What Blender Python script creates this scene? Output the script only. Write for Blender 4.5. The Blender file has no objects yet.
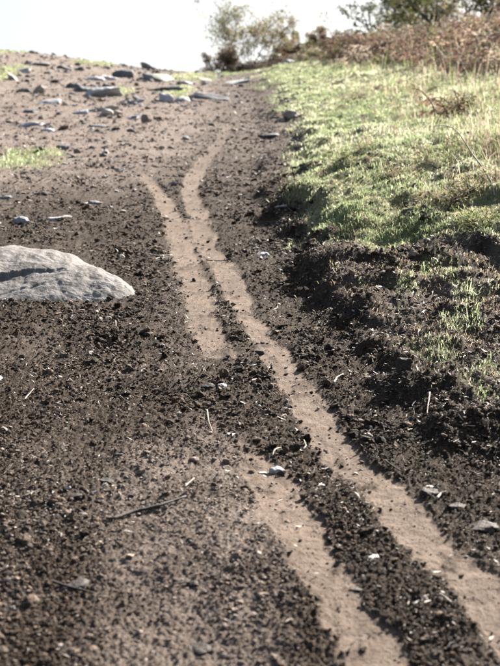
import bpy, bmesh, math, random
import numpy as np
from mathutils import Vector, noise as mnoise

random.seed(7)
rng = np.random.default_rng(11)
R = math.radians
scene = bpy.context.scene
COL = scene.collection

# ------------------------------------------------------------------ camera
SLOPE = math.tan(R(11.0))
CAM_Z = 1.50
PITCH = R(-2.7)
FPX = 1300.0                      # focal length in pixels of the 500 x 666 photograph
cam_d = bpy.data.cameras.new('camera')
cam_d.sensor_fit = 'VERTICAL'
cam_d.sensor_height = 32.0
cam_d.sensor_width = 24.0
cam_d.lens = FPX / 666.0 * 32.0
cam_d.clip_start = 0.05
cam_d.clip_end = 3000.0
cam_d.dof.use_dof = True
cam_d.dof.focus_distance = 5.9
cam_d.dof.aperture_fstop = 4.2
cam = bpy.data.objects.new('camera', cam_d)
cam.location = (0, 0, CAM_Z)
cam.rotation_euler = (math.pi / 2 + PITCH, 0, 0)
COL.objects.link(cam)
scene.camera = cam

# ------------------------------------------------------------------ sky, sun, exposure
SUN_AZ, SUN_EL = R(38.0), R(37.0)          # azimuth measured from +Y (uphill) towards +X (right)
world = bpy.data.worlds.new('World')
scene.world = world
world.use_nodes = True
wn = world.node_tree
bg = wn.nodes['Background']
sky = wn.nodes.new('ShaderNodeTexSky')
sky.sky_type = 'NISHITA'
sky.sun_disc = False
sky.sun_elevation = SUN_EL
sky.sun_rotation = SUN_AZ
sky.air_density = 1.0
sky.dust_density = 4.0
sky.ozone_density = 1.0
wn.links.new(sky.outputs[0], bg.inputs[0])
bg.inputs[1].default_value = 0.052
sun_d = bpy.data.lights.new('sun', 'SUN')
sun_d.energy = 5.0
sun_d.angle = R(0.5)
sun_d.color = (1.0, 0.94, 0.85)
sun = bpy.data.objects.new('sun', sun_d)
to_sun = Vector((math.sin(SUN_AZ) * math.cos(SUN_EL), math.cos(SUN_AZ) * math.cos(SUN_EL), math.sin(SUN_EL)))
sun.rotation_euler = to_sun.to_track_quat('Z', 'Y').to_euler()
sun.location = (20, 30, 40)
COL.objects.link(sun)
scene.view_settings.view_transform = 'Standard'
scene.view_settings.look = 'None'
scene.view_settings.gamma = 1.0
scene.view_settings.use_curve_mapping = False
scene.view_settings.exposure = 1.95
scene.cycles.use_denoising = True
scene.cycles.max_bounces = 6

# ------------------------------------------------------------------ numeric helpers
def _hash(ix, iy, seed):
    h = (ix.astype(np.int64) * 374761393 + iy.astype(np.int64) * 668265263 + seed * 982451653) & 0xFFFFFFFF
    h = ((h ^ (h >> 13)) * 1274126177) & 0xFFFFFFFF
    return (h ^ (h >> 16)) & 0xFFFFFFFF

def perlin(x, y, seed=0):
    x0 = np.floor(x); y0 = np.floor(y)
    fx = x - x0; fy = y - y0
    u = fx * fx * fx * (fx * (fx * 6 - 15) + 10)
    v = fy * fy * fy * (fy * (fy * 6 - 15) + 10)
    def g(ix, iy, dx, dy):
        a = _hash(ix, iy, seed) * (2 * math.pi / 4294967296.0)
        return np.cos(a) * dx + np.sin(a) * dy
    n00 = g(x0, y0, fx, fy); n10 = g(x0 + 1, y0, fx - 1, fy)
    n01 = g(x0, y0 + 1, fx, fy - 1); n11 = g(x0 + 1, y0 + 1, fx - 1, fy - 1)
    return 1.5 * ((n00 * (1 - u) + n10 * u) * (1 - v) + (n01 * (1 - u) + n11 * u) * v)

def sstep(a, b, x):
    t = np.clip((x - a) / (b - a), 0, 1)
    return t * t * (3 - 2 * t)

def plane_xy(px, py):
    """pixel -> point of the mean slope plane z = SLOPE * y"""
    dx = (px - 250.0) / FPX; dz = -(py - 333.0) / FPX
    dy = math.cos(PITCH) - math.sin(PITCH) * dz
    dzz = math.sin(PITCH) + math.cos(PITCH) * dz
    t = CAM_Z / (SLOPE * dy - dzz)
    return dx * t, dy * t

def curve_x(points):
    p = sorted([plane_xy(a, b)[::-1] for a, b in points])
    ys = np.array([q[0] for q in p]); xs = np.array([q[1] for q in p])
    return lambda y: np.interp(y, ys, xs)

# wheel ruts, from pixels: (x, y, half width)
RUTS = [
    [(262, 74, 2), (252, 100, 2.5), (232, 122, 4), (216, 146, 7), (197, 170, 9), (191, 190, 9), (199, 214, 12), (207, 238, 14), (219, 262, 15),
     (236, 292, 13), (251, 325, 14), (281, 362, 17), (309, 410, 20), (349, 460, 24), (402, 512, 28), (451, 562, 32),
     (494, 606, 36), (543, 650, 40), (603, 700, 44)],
    [(138, 168, 5), (152, 183, 7), (166, 202, 10), (178, 226, 13), (186, 252, 15), (194, 280, 16), (203, 312, 17), (214, 343, 19), (225, 366, 16)],
    [(226, 436, 18), (262, 470, 26), (299, 528, 31), (330, 588, 36), (382, 652, 41), (424, 700, 44)],
]
RUTW = []
for r in RUTS:
    q = []
    for px, py, hw in r:
        x, y = plane_xy(px, py)
        q.append((x, y, hw * math.hypot(y, 0) / FPX))
    # resample with Catmull-Rom
    out = []
    for i in range(len(q) - 1):
        p0, p1, p2, p3 = (np.array(q[max(i - 1, 0)]), np.array(q[i]), np.array(q[i + 1]), np.array(q[min(i + 2, len(q) - 1)]))
        for t in np.linspace(0, 1, 7)[:-1]:
            out.append(0.5 * (2 * p1 + (p2 - p0) * t + (2 * p0 - 5 * p1 + 4 * p2 - p3) * t * t + (3 * p1 - p0 - 3 * p2 + p3) * t ** 3))
    out.append(np.array(q[-1]))
    RUTW.append(np.array(out))

def rut_mask(x, y):
    """1 inside a rut, falling to 0 over its shoulder; also signed profile"""
    m = np.zeros_like(x)
    wob = perlin(x * 5, y * 2.2, 71) * 0.34 + perlin(x * 16, y * 8, 72) * 0.26 + perlin(x * 45, y * 32, 73) * 0.22
    for i, q in enumerate(RUTW):
        ys = q[:, 1][::-1]; xs = q[:, 0][::-1]; ws = q[:, 2][::-1]
        if ys[0] > ys[-1]:
            ys, xs, ws = ys[::-1], xs[::-1], ws[::-1]
        cx = np.interp(y, ys, xs); w = np.interp(y, ys, ws)
        d = np.abs(x - cx) / (w * 0.95) + wob * (1.15 if i != 1 else 1.0)
        wy = 0.25 * perlin(x * 14, y * 9, 76)
        endy = sstep(ys[0] - 0.15, ys[0] + 0.45, y + wy) * (1 - sstep(ys[-1] * 0.90, ys[-1] * 1.02, y + wy))
        if i == 0:
            endy = endy * (0.55 + 0.45 * (1 - sstep(11, 17, y)))
            endy = endy * (1 - 0.75 * sstep(16, 26, y))
        endy = endy * (1 - 0.5 * sstep(0.12, 0.5, perlin(x * 7 + i, y * 4, 74) * 0.6 + perlin(x * 24, y * 15, 75) * 0.5))
        m = np.maximum(m, (1 - sstep(0.62, 1.32, d)) * endy)
    return m

S1 = curve_x([(640, 545), (560, 500), (475, 462), (425, 438), (380, 395), (340, 348), (308, 316), (296, 288), (300, 266), (288, 244), (258, 206),
              (262, 162), (262, 120), (252, 90), (246, 74)])
S2 = curve_x([(640, 325), (560, 305), (490, 292), (430, 283), (376, 274), (334, 264), (306, 238), (276, 206), (302, 182), (294, 156), (286, 122),
              (273, 96), (262, 80), (258, 70)])

def masks(x, y):
    """returns rut, pale, grass, loose  (0..1 each)"""
    rut = rut_mask(x, y)
    n1 = perlin(x * 1.1, y * 0.7, 3); n2 = perlin(x * 3.1, y * 1.9, 4); n3 = perlin(x * 9, y * 5, 5); n4 = perlin(x * 26, y * 20, 6)
    # paler trodden earth: far left of the path, and a patch in the left foreground
    far = sstep(9.5, 17, y + 1.2 * n1 + (x < 0) * np.clip(-x, 0, 3) * 0.8) * (1 - 0.55 * sstep(-0.5, 0.3, x - (S1(y) - 0.8) + 0.25 * n2))
    px0, py0 = -0.36, 3.75
    fore = (1 - sstep(0.14, 0.36, np.abs(x - (-0.17 - 0.06 * (y - 3.7))) + 0.12 * n1 + 0.06 * n3)) * (1 - sstep(4.3, 5.1, y + 0.5 * n1))
    mid = 0.12 * (1 - sstep(0.1, 0.42, np.abs(x + 0.75) + 0.15 * n1 + .08 * n3)) * (1 - sstep(5.2, 6.2, y))
    pale = np.clip(np.maximum(np.maximum(far, 0.55 * fore), mid) * (1.0 + 0.5 * n3) + 0.10 * np.clip(n2, 0, 1) + 0.10 * n4, 0, 1)
    dust = sstep(0.12, 0.5, perlin(x * 1.9 + 3, y * 1.1, 7) + 0.4 * n3 + 0.25 * n4) * (1 - sstep(7.5, 10, y)) * (x < 1.5)
    pale = np.clip(pale + 0.20 * dust * (1 - sstep(-0.1, 0.35, x - S1(y) + 0.5)) , 0, 1)
    pale = np.clip(pale + (0.20 + 0.25 * n3 + 0.2 * n2) * sstep(0.05, 0.35, x - S1(y)) * (1 - sstep(8, 10, y)), 0, 1)
    # grass on the right bank
    e = x - S2(y)
    wid = 0.10 + 0.012 * y + 0.30 * sstep(0.55, 1.1, x) * (1 - sstep(9, 12, y))
    g = sstep(-0.6, 1.0, (e + (0.16 + 0.25 * (y < 9)) * n2 + (0.10 + 0.12 * (y < 9)) * n3 + 0.06 * n4 + 0.02 * y * n1) / wid)
    # thin, worn turf near the eroded bank
    near_worn = (1 - sstep(6.5, 7.4, y)) * sstep(0.0, 0.3, e)
    g = g * (1 - near_worn * (0.93 - 0.75 * sstep(0.10, 0.55, n2 * 0.7 + n3 * 0.5 + 0.3 * n4))) * (1 - 0.78 * near_worn)
    bare = sstep(0.34, 0.6, perlin(x * 1.7 + 9, y * 0.9, 8) + 0.35 * n3) * (1 - sstep(0.5, 1.6, e))
    g = g * (1 - 0.8 * bare)
    # stray tufts between the two scarps
    t = sstep(0.42, 0.62, perlin(x * 2.6, y * 1.7, 9) * 0.9 + 0.4 * n3) * sstep(0.0, 0.45, x - S1(y)) * sstep(0.55, 0.85, x)
    g = np.maximum(g, 0.35 * t)
    # grassy spots left of the path near the brow
    for gx, gy, gw, gh, gk in GRASS_SPOTS:
        d = np.hypot((x - gx) / gw, (y - gy) / gh) + 0.45 * n2 + 0.45 * n3 + 0.3 * n4
        g = np.maximum(g, gk * (1 - sstep(0.5, 1.2, d)))
    loose = np.clip(1 - rut * 1.5, 0, 1) * (1 - 0.72 * pale) * (1 - 0.75 * g)
    return rut, pale, g, loose

GRASS_SPOTS = []
for px, py, w, h in [(22, 160, 34, 9), (4, 88, 16, 18), (95, 72, 20, 3), (192, 77, 22, 4), (178, 92, 14, 5), (120, 94, 12, 4), (235, 71, 22, 3), (14, 70, 14, 4)]:
    x, y = plane_xy(px, py)
    s = FPX / y
    x2, y2 = plane_xy(px, py - h)
    GRASS_SPOTS.append((x, y, w / s, max(0.25, min(y2 - y, 3.0)), 0.95))

def base_h(x, y):
    z = SLOPE * y
    k = 0.0042
    yy = np.clip(y - 32.8, 0, 36.0)
    z = z - k * yy * yy - (2 * k * 36.0) * np.clip(y - 68.8, 0, None)
    z = z + np.where(y > 68, 0.00016 * np.clip(y - 68, 0, 250) ** 2, 0)     # settles below the brow
    z = z + np.where(y < -20, -(SLOPE * 0.75) * (y + 20), 0)
    # left shoulder of the brow
    z = z + 0.60 * sstep(1.2, 7.2, -x - 0.3) * sstep(14, 35, y)
    # right bank: two eroded scarps then a rising turf slope
    w1 = perlin(x * 2.0, y * 1.3, 21) * 0.20 + perlin(x * 5, y * 4.0, 22) * 0.10 + perlin(x * 13, y * 11, 27) * 0.05
    w2 = perlin(x * 1.7, y * 1.1, 23) * 0.22 + perlin(x * 5, y * 4.0, 24) * 0.10 + perlin(x * 13, y * 11, 28) * 0.04
    near = 1 - 0.5 * sstep(9, 16, y)
    e1 = x - S1(y) + w1
    e2 = x - S2(y) + w2
    s1h = np.clip(0.028 + 0.027 * sstep(5.6, 6.6, y) + 0.05 * perlin(y * 0.75, y * 0 + 3.3, 25) + 0.06 * perlin(x * 2.5, y * 2.5, 26) + 0.085 * np.exp(-((y - 7.35) / 0.45) ** 2), 0.01, 0.3) * near
    z = z + s1h * sstep(-0.03, 0.17, e1) + 0.06 * near * np.clip(e1, 0, 1.0)
    z = z + (0.05 + 0.035 * sstep(7.5, 9, y)) * near * sstep(-0.03, 0.18, e2) + 0.14 * np.clip(e2, 0, 8.0) * sstep(2, 8, y)
    # shallow trough of the path itself
    z = z - 0.035 * sstep(6, 10, y) * np.exp(-((x - (S1(y) - 0.55)) / 0.5) ** 2)
    return z

def H(x, y):
    x = np.asarray(x, dtype=float); y = np.asarray(y, dtype=float)
    rut, pale, g, loose = masks(x, y)
    return base_h(x, y) + relief(x, y, rut, pale, g, loose)

def relief(x, y, rut, pale, g, loose):
    z = 0.035 * perlin(x * 0.8, y * 0.6, 31) + 0.018 * perlin(x * 2.2, y * 1.8, 32)
    z = z - 0.006 * rut
    dep = np.clip(y, 2, 60)
    f1 = 1 - sstep(22, 40, dep); f2 = 1 - sstep(8, 16, dep); f3 = 1 - sstep(5.5, 9, dep)
    # erosion ribs on the bank
    e1 = x - S1(y)
    rib = sstep(-0.15, 0.25, e1) * (1 - 0.6 * g) * (1 - sstep(9, 14, y))
    z = z + rib * 0.05 * np.abs(perlin(x * 3.6 + 0.4 * y, y * 4.2, 33)) + rib * 0.022 * perlin(x * 9, y * 11, 34) + rib * 0.013 * np.abs(perlin(x * 22, y * 22, 42)) + rib * 0.009 * perlin(x * 48, y * 48, 43)
    # lumps of loose soil
    b0 = np.abs(perlin(x * 7, y * 7, 35)); b1 = np.abs(perlin(x * 17, y * 17, 36)); b2 = np.abs(perlin(x * 38, y * 38, 37))
    b3 = perlin(x * 85, y * 85, 38)
    z = z + loose * (0.015 * b0 + 0.010 * b1 * f1 + 0.011 * b2 * f2 + 0.007 * b3 * f3)
    z = z + (1 - loose) * (0.003 * b2 * f2 + 0.0016 * b3 * f3 + 0.004 * b1 * f1)
    z = z + pale * 0.03 * np.abs(perlin(x * 3.3, y * 3.3, 39)) * (1 - rut) * sstep(8, 14, y)
    # tussocks
    t = np.abs(perlin(x * 2.1, y * 1.8, 40))
    z = z + g * (0.07 * t * sstep(6, 10, y) + 0.03 * perlin(x * 6, y * 6, 41))
    return z

def hit(px, py):
    """first meeting of the camera ray through a pixel with the ground"""
    dx = (px - 250.0) / FPX; dz = -(py - 333.0) / FPX
    d = np.array([dx, math.cos(PITCH) - math.sin(PITCH) * dz, math.sin(PITCH) + math.cos(PITCH) * dz])
    t = np.concatenate([np.linspace(2.5, 12, 1500), np.linspace(12, 60, 1800)[1:]])
    X = d[0] * t; Y = d[1] * t; Z = CAM_Z + d[2] * t
    below = np.nonzero(Z < H(X, Y))[0]
    i = below[0] if len(below) else len(t) // 2
    return X[i], Y[i], float(H(X[i:i + 1], Y[i:i + 1])[0])

def mesh_np(name, verts, faces, smooth=True):
    """faces: list of (array MxK) blocks"""
    me = bpy.data.meshes.new(name)
    me.vertices.add(len(verts)); me.vertices.foreach_set('co', np.ascontiguousarray(verts, dtype=np.float32).ravel())
    blocks = [np.asarray(f, dtype=np.int32) for f in faces if len(f)]
    loops = np.concatenate([f.ravel() for f in blocks])
    tot = np.concatenate([np.full(len(f), f.shape[1], dtype=np.int32) for f in blocks])
    start = np.concatenate([[0], np.cumsum(tot)[:-1]]).astype(np.int32)
    me.loops.add(len(loops)); me.loops.foreach_set('vertex_index', loops)
    me.polygons.add(len(tot)); me.polygons.foreach_set('loop_start', start); me.polygons.foreach_set('loop_total', tot)
    me.polygons.foreach_set('use_smooth', np.full(len(tot), smooth, dtype=bool))
    me.update(calc_edges=True)
    return me

def set_color(me, name, rgb):
    a = me.attributes.new(name, 'FLOAT_COLOR', 'POINT')
    c = np.ones((len(rgb), 4), dtype=np.float32); c[:, :rgb.shape[1]] = rgb
    a.data.foreach_set('color', c.ravel())

def link(name, me, mat=None, parent=None, **props):
    o = bpy.data.objects.new(name, me)
    if mat is not None and me is not None and len(me.materials) == 0:
        me.materials.append(mat)
    COL.objects.link(o)
    if parent is not None:
        o.parent = parent
    for k, v in props.items():
        o[k] = v
    return o

for px, py, w, h in [(432, 348, 26, 5), (462, 322, 22, 5), (482, 378, 22, 5), (408, 290, 18, 5), (470, 292, 26, 6), (440, 268, 24, 5), (362, 286, 10, 4)]:
    x, y, _z = hit(px, py)
    GRASS_SPOTS.append((x, y, w * y / FPX, 0.10 + h * y / FPX * 2.5, 0.35))

# ------------------------------------------------------------------ materials
def new_mat(name):
    m = bpy.data.materials.new(name); m.use_nodes = True
    nt = m.node_tree
    return m, nt, nt.nodes['Principled BSDF']

def nd(nt, t, **kw):
    n = nt.nodes.new(t)
    for k, v in kw.items():
        setattr(n, k, v)
    return n

def nz(nt, scale, detail=4, rough=0.6, vec=None):
    n = nd(nt, 'ShaderNodeTexNoise')
    n.inputs['Scale'].default_value = scale; n.inputs['Detail'].default_value = detail; n.inputs['Roughness'].default_value = rough
    if vec is not None:
        nt.links.new(vec, n.inputs['Vector'])
    return n

def ramp(nt, src, stops):
    r = nd(nt, 'ShaderNodeValToRGB')
    el = r.color_ramp.elements
    while len(el) < len(stops):
        el.new(0.5)
    for e, (p, c) in zip(el, stops):
        e.position = p; e.color = (*c, 1) if len(c) == 3 else c
    nt.links.new(src, r.inputs[0])
    return r.outputs[0]

def mix(nt, fac, a, b, mode='MIX'):
    m = nd(nt, 'ShaderNodeMix', data_type='RGBA', blend_type=mode)
    for sock, v in ((m.inputs[0], fac), (m.inputs[6], a), (m.inputs[7], b)):
        if hasattr(v, 'links'):
            nt.links.new(v, sock)
        elif isinstance(v, (int, float)):
            sock.default_value = v
        else:
            sock.default_value = (*v, 1)
    return m.outputs[2]

def bump(nt, src, strength, dist, prev=None):
    b = nd(nt, 'ShaderNodeBump')
    b.inputs['Strength'].default_value = strength; b.inputs['Distance'].default_value = dist
    nt.links.new(src, b.inputs['Height'])
    if prev is not None:
        nt.links.new(prev, b.inputs['Normal'])
    return b.outputs[0]

# soil
M_SOIL, nt, bs = new_mat('soil')
geo = nd(nt, 'ShaderNodeNewGeometry').outputs['Position']
att = nd(nt, 'ShaderNodeAttribute', attribute_name='mask')
sep = nd(nt, 'ShaderNodeSeparateColor'); nt.links.new(att.outputs['Color'], sep.inputs[0])
nA = nz(nt, 14, 6, 0.65, geo); nB = nz(nt, 120, 4, 0.7, geo); nC = nz(nt, 2.3, 4, 0.6, geo); nD = nz(nt, 420, 3, 0.7, geo)
dark = ramp(nt, nA.outputs[0], [(0.30, (0.013, 0.0086, 0.0054)), (0.52, (0.0240, 0.0162, 0.0105)), (0.72, (0.045, 0.0310, 0.0208))])  # moist base soil, darkened further so gaps between crumbs read as painted shadow
dark = mix(nt, ramp(nt, nB.outputs[0], [(0.45, (0, 0, 0)), (0.70, (1, 1, 1))]), dark, (0.080, 0.0585, 0.042))
pale = ramp(nt, nB.outputs[0], [(0.25, (0.095, 0.075, 0.062)), (0.5, (0.21, 0.171, 0.145)), (0.75, (0.39, 0.330, 0.288))])
pale = mix(nt, ramp(nt, nC.outputs[0], [(0.35, (0, 0, 0)), (0.7, (1, 1, 1))]), pale, (0.150, 0.116, 0.095))
rutc = ramp(nt, nA.outputs[0], [(0.3, (0.132, 0.099, 0.076)), (0.55, (0.190, 0.146, 0.115)), (0.75, (0.250, 0.195, 0.157))])
rutc = mix(nt, ramp(nt, nz(nt, 38, 5, 0.75, geo).outputs[0], [(0.50, (0, 0, 0)), (0.68, (0.75, 0.75, 0.75))]), rutc, (0.115, 0.084, 0.063))
rutc = mix(nt, ramp(nt, nB.outputs[0], [(0.60, (0, 0, 0)), (0.72, (0.8, 0.8, 0.8))]), rutc, (0.09, 0.067, 0.051))
turf = ramp(nt, nA.outputs[0], [(0.3, (0.085, 0.092, 0.042)), (0.5, (0.17, 0.175, 0.085)), (0.7, (0.28, 0.26, 0.15))])
c = mix(nt, sep.outputs[1], dark, pale)
c = mix(nt, sep.outputs[0], c, rutc)
c = mix(nt, sep.outputs[2], c, turf)
nt.links.new(c, bs.inputs['Base Color'])
bs.inputs['Roughness'].default_value = 0.85
bs.inputs['Specular IOR Level'].default_value = 0.08
b1 = bump(nt, nB.outputs[0], 0.8, 0.014)
b2 = bump(nt, nD.outputs[0], 0.45, 0.004, b1)
nt.links.new(b2, bs.inputs['Normal'])

# clods and chips, tinted per piece
def tinted(name, rough, spec, grain=160, translucent=0.0, source='GEOMETRY'):
    m, nt, bs = new_mat(name)
    at = nd(nt, 'ShaderNodeAttribute', attribute_name='tint', attribute_type=source)
    g = nd(nt, 'ShaderNodeNewGeometry').outputs['Position']
    n = nz(nt, grain, 3, 0.65, g)
    v = ramp(nt, n.outputs[0], [(0.3, (0.62, 0.62, 0.62)), (0.7, (1.25, 1.25, 1.25))])
    c = mix(nt, 1.0, at.outputs['Color'], v, 'MULTIPLY')
    nt.links.new(c, bs.inputs['Base Color'])
    bs.inputs['Roughness'].default_value = rough
    bs.inputs['Specular IOR Level'].default_value = spec
    if translucent:
        t = nd(nt, 'ShaderNodeBsdfTranslucent'); nt.links.new(c, t.inputs[0])
        ms = nd(nt, 'ShaderNodeMixShader'); ms.inputs[0].default_value = translucent
        nt.links.new(bs.outputs[0], ms.inputs[1]); nt.links.new(t.outputs[0], ms.inputs[2])
        nt.links.new(ms.outputs[0], nt.nodes['Material Output'].inputs['Surface'])
    else:
        nt.links.new(bump(nt, n.outputs[0], 0.5, 0.006), bs.inputs['Normal'])
    return m

M_CLOD = tinted('crumbled_earth', 0.75, 0.08, source='INSTANCER')
M_LITTER = tinted('dry_litter', 0.5, 0.4, 300)
M_GRASS = tinted('grass_blade', 0.55, 0.3, 30, 0.65)
M_BRACKEN = tinted('dead_bracken', 0.65, 0.25, 40, 0.45)
M_LEAF = tinted('shrub_leaf', 0.5, 0.35, 40, 0.5)

def stone_mat(name, c0, c1, c2, lichen=None, spec=0.35):
    m, nt, bs = new_mat(name)
    g = nd(nt, 'ShaderNodeTexCoord').outputs['Object']
    n1 = nz(nt, 5, 5, 0.65, g); n2 = nz(nt, 70, 3, 0.75, g); n3 = nz(nt, 130, 3, 0.75, g)
    c = ramp(nt, n1.outputs[0], [(0.3, c0), (0.52, c1), (0.72, c2)])
    c = mix(nt, ramp(nt, n3.outputs[0], [(0.55, (0, 0, 0)), (0.63, (0.85, 0.85, 0.85))]), c, tuple(x * 0.42 for x in c1))
    c = mix(nt, ramp(nt, n2.outputs[0], [(0.55, (0, 0, 0)), (0.72, (0.7, 0.7, 0.7))]), c, tuple(min(0.75, x * 1.5) for x in c2))
    if lichen:
        c = mix(nt, ramp(nt, nz(nt, 3.5, 6, 0.7, g).outputs[0], [(0.52, (0, 0, 0)), (0.6, (0.85, 0.85, 0.85))]), c, lichen)
    nt.links.new(c, bs.inputs['Base Color'])
    bs.inputs['Roughness'].default_value = 0.75
    bs.inputs['Specular IOR Level'].default_value = spec
    nrm = bump(nt, n1.outputs[0], 0.5, 0.03)
    nrm = bump(nt, n2.outputs[0], 0.6, 0.008, nrm)
    nrm = bump(nt, n3.outputs[0], 0.4, 0.003, nrm)
    nt.links.new(nrm, bs.inputs['Normal'])
    return m

M_GRANITE = stone_mat('granite', (0.10, 0.092, 0.085), (0.16, 0.148, 0.139), (0.215, 0.201, 0.191), (0.105, 0.096, 0.088), spec=0.2)
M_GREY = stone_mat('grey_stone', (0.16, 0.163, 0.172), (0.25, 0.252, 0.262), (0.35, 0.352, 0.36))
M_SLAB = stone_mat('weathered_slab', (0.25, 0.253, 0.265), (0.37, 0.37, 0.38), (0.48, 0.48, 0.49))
M_DARK = stone_mat('dark_stone', (0.065, 0.065, 0.071), (0.115, 0.115, 0.124), (0.19, 0.19, 0.20))
M_PALE = stone_mat('pale_stone', (0.25, 0.23, 0.21), (0.34, 0.315, 0.29), (0.43, 0.405, 0.38))
M_MOSSY = stone_mat('mossy_stone', (0.13, 0.13, 0.13), (0.22, 0.22, 0.22), (0.32, 0.32, 0.31), (0.13, 0.16, 0.045))
M_BROWN = stone_mat('earthy_stone', (0.018, 0.013, 0.0095), (0.030, 0.022, 0.016), (0.046, 0.034, 0.026))

def bark_mat(name, a, b):
    m, nt, bs = new_mat(name)
    g = nd(nt, 'ShaderNodeTexCoord').outputs['Object']
    n = nz(nt, 60, 5, 0.7, g)
    nt.links.new(ramp(nt, n.outputs[0], [(0.35, a), (0.65, b)]), bs.inputs['Base Color'])
    bs.inputs['Roughness'].default_value = 0.8
    nt.links.new(bump(nt, n.outputs[0], 0.6, 0.004), bs.inputs['Normal'])
    return m
M_STICK = bark_mat('dead_stick', (0.016, 0.012, 0.0095), (0.042, 0.031, 0.025))
M_STRAW = bark_mat('bleached_straw', (0.24, 0.20, 0.155), (0.40, 0.35, 0.285))
M_BARK = bark_mat('bark', (0.05, 0.038, 0.028), (0.13, 0.10, 0.08))

# ------------------------------------------------------------------ ground sheet
ys = [2.75]
while ys[-1] < 46.0:
    d = ys[-1]
    ys.append(d + min(max(d * d / 2400.0, 0.0046), 0.12))
ys = np.array(ys)
yb = 2.75 - np.cumsum(0.006 * 1.16 ** np.arange(60))
yb = yb[yb > -260]
yf = ys[-1] + np.cumsum(0.14 * 1.13 ** np.arange(62))
yf = yf[yf < 1500]
ys = np.concatenate([yb[::-1], ys, yf])
NU = 500
u = np.linspace(-1.22, 1.22, NU)
uo = 1.22 + np.cumsum(0.005 * 1.042 ** np.arange(64))
uo = np.concatenate([uo, uo[-1] + np.cumsum(0.075 * 1.2 ** np.arange(34))])
u = np.concatenate([-uo[::-1], u, uo])
hw = 0.192 * np.clip(ys, 2.75, 60.0) + 0.03
X = hw[:, None] * u[None, :]
Y = np.repeat(ys[:, None], len(u), axis=1)
rut, pal, gra, loo = masks(X, Y)
Z = base_h(X, Y) + relief(X, Y, rut, pal, gra, loo)
# the far land levels out well below the brow
farw = sstep(140, 420, np.hypot(X, Y)); Z = Z * (1 - farw) + farw * (-12.0)
nr, nc = X.shape
idx = np.arange(nr * nc, dtype=np.int32).reshape(nr, nc)
quads = np.stack([idx[:-1, :-1], idx[:-1, 1:], idx[1:, 1:], idx[1:, :-1]], axis=-1).reshape(-1, 4)
me = mesh_np('ground', np.stack([X, Y, Z], -1).reshape(-1, 3), [quads])
set_color(me, 'mask', np.stack([rut, pal, gra], -1).reshape(-1, 3))
ground = link('ground', me, M_SOIL, kind='structure', label='rutted bare earth hillside path climbing to the brow')
print('ground quads', len(quads))
del X, Y, Z, rut, pal, gra, loo, idx, quads

# ------------------------------------------------------------------ loose clods (uncountable)
def crumb_nodes():
    """scatter: four lumpy crumb shapes instanced on the points of the mesh, sized, turned and tinted per point"""
    ng = bpy.data.node_groups.new('crumb_scatter', 'GeometryNodeTree')
    ng.interface.new_socket('Geometry', in_out='INPUT', socket_type='NodeSocketGeometry')
    ng.interface.new_socket('Geometry', in_out='OUTPUT', socket_type='NodeSocketGeometry')
    ng.interface.new_socket('Material', in_out='INPUT', socket_type='NodeSocketMaterial')
    N = ng.nodes.new; Lk = ng.links.new
    gi = N('NodeGroupInput'); go = N('NodeGroupOutput')
    join = N('GeometryNodeJoinGeometry')
    for k in range(5):
        ico = N('GeometryNodeMeshIcoSphere'); ico.inputs['Subdivisions'].default_value = 2; ico.inputs['Radius'].default_value = 1.0
        pos = N('GeometryNodeInputPosition')
        add = N('ShaderNodeVectorMath'); add.operation = 'ADD'; add.inputs[1].default_value = (k * 7.3 + 1, k * 3.1, k * 5.7)
        Lk(pos.outputs[0], add.inputs[0])
        tx = N('ShaderNodeTexNoise'); tx.inputs['Scale'].default_value = 0.95; tx.inputs['Detail'].default_value = 3.0; tx.inputs['Roughness'].default_value = 0.62
        Lk(add.outputs[0], tx.inputs['Vector'])
        mr = N('ShaderNodeMapRange'); mr.inputs[1].default_value = 0.28; mr.inputs[2].default_value = 0.72; mr.inputs[3].default_value = 0.30; mr.inputs[4].default_value = 1.5
        Lk(tx.outputs[0], mr.inputs[0])
        sc = N('ShaderNodeVectorMath'); sc.operation = 'SCALE'
        Lk(pos.outputs[0], sc.inputs[0]); Lk(mr.outputs[0], sc.inputs['Scale'])
        sp = N('GeometryNodeSetPosition'); Lk(ico.outputs[0], sp.inputs[0]); Lk(sc.outputs[0], sp.inputs['Position'])
        sm = N('GeometryNodeSetMaterial'); Lk(sp.outputs[0], sm.inputs[0]); Lk(gi.outputs[1], sm.inputs['Material'])
        g2 = N('GeometryNodeGeometryToInstance'); Lk(sm.outputs[0], g2.inputs[0]); Lk(g2.outputs[0], join.inputs[0])
    iop = N('GeometryNodeInstanceOnPoints')
    Lk(gi.outputs[0], iop.inputs['Points']); Lk(join.outputs[0], iop.inputs['Instance'])
    iop.inputs['Pick Instance'].default_value = True
    for nm, sock in (('size', 'Scale'), ('turn', 'Rotation')):
        at = N('GeometryNodeInputNamedAttribute'); at.data_type = 'FLOAT_VECTOR'; at.inputs[0].default_value = nm
        if sock == 'Rotation':
            er = N('FunctionNodeEulerToRotation'); Lk(at.outputs[0], er.inputs[0]); Lk(er.outputs[0], iop.inputs[sock])
        else:
            Lk(at.outputs[0], iop.inputs[sock])
    rv = N('FunctionNodeRandomValue'); rv.data_type = 'INT'
    rv.inputs[4].default_value = 0; rv.inputs[5].default_value = 4
    Lk(rv.outputs[2], iop.inputs['Instance Index'])
    Lk(iop.outputs[0], go.inputs[0])
    return ng
CRUMBS = crumb_nodes()
CRUMB_MAT_ID = [i for i in CRUMBS.interface.items_tree if i.name == 'Material'][0].identifier

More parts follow.
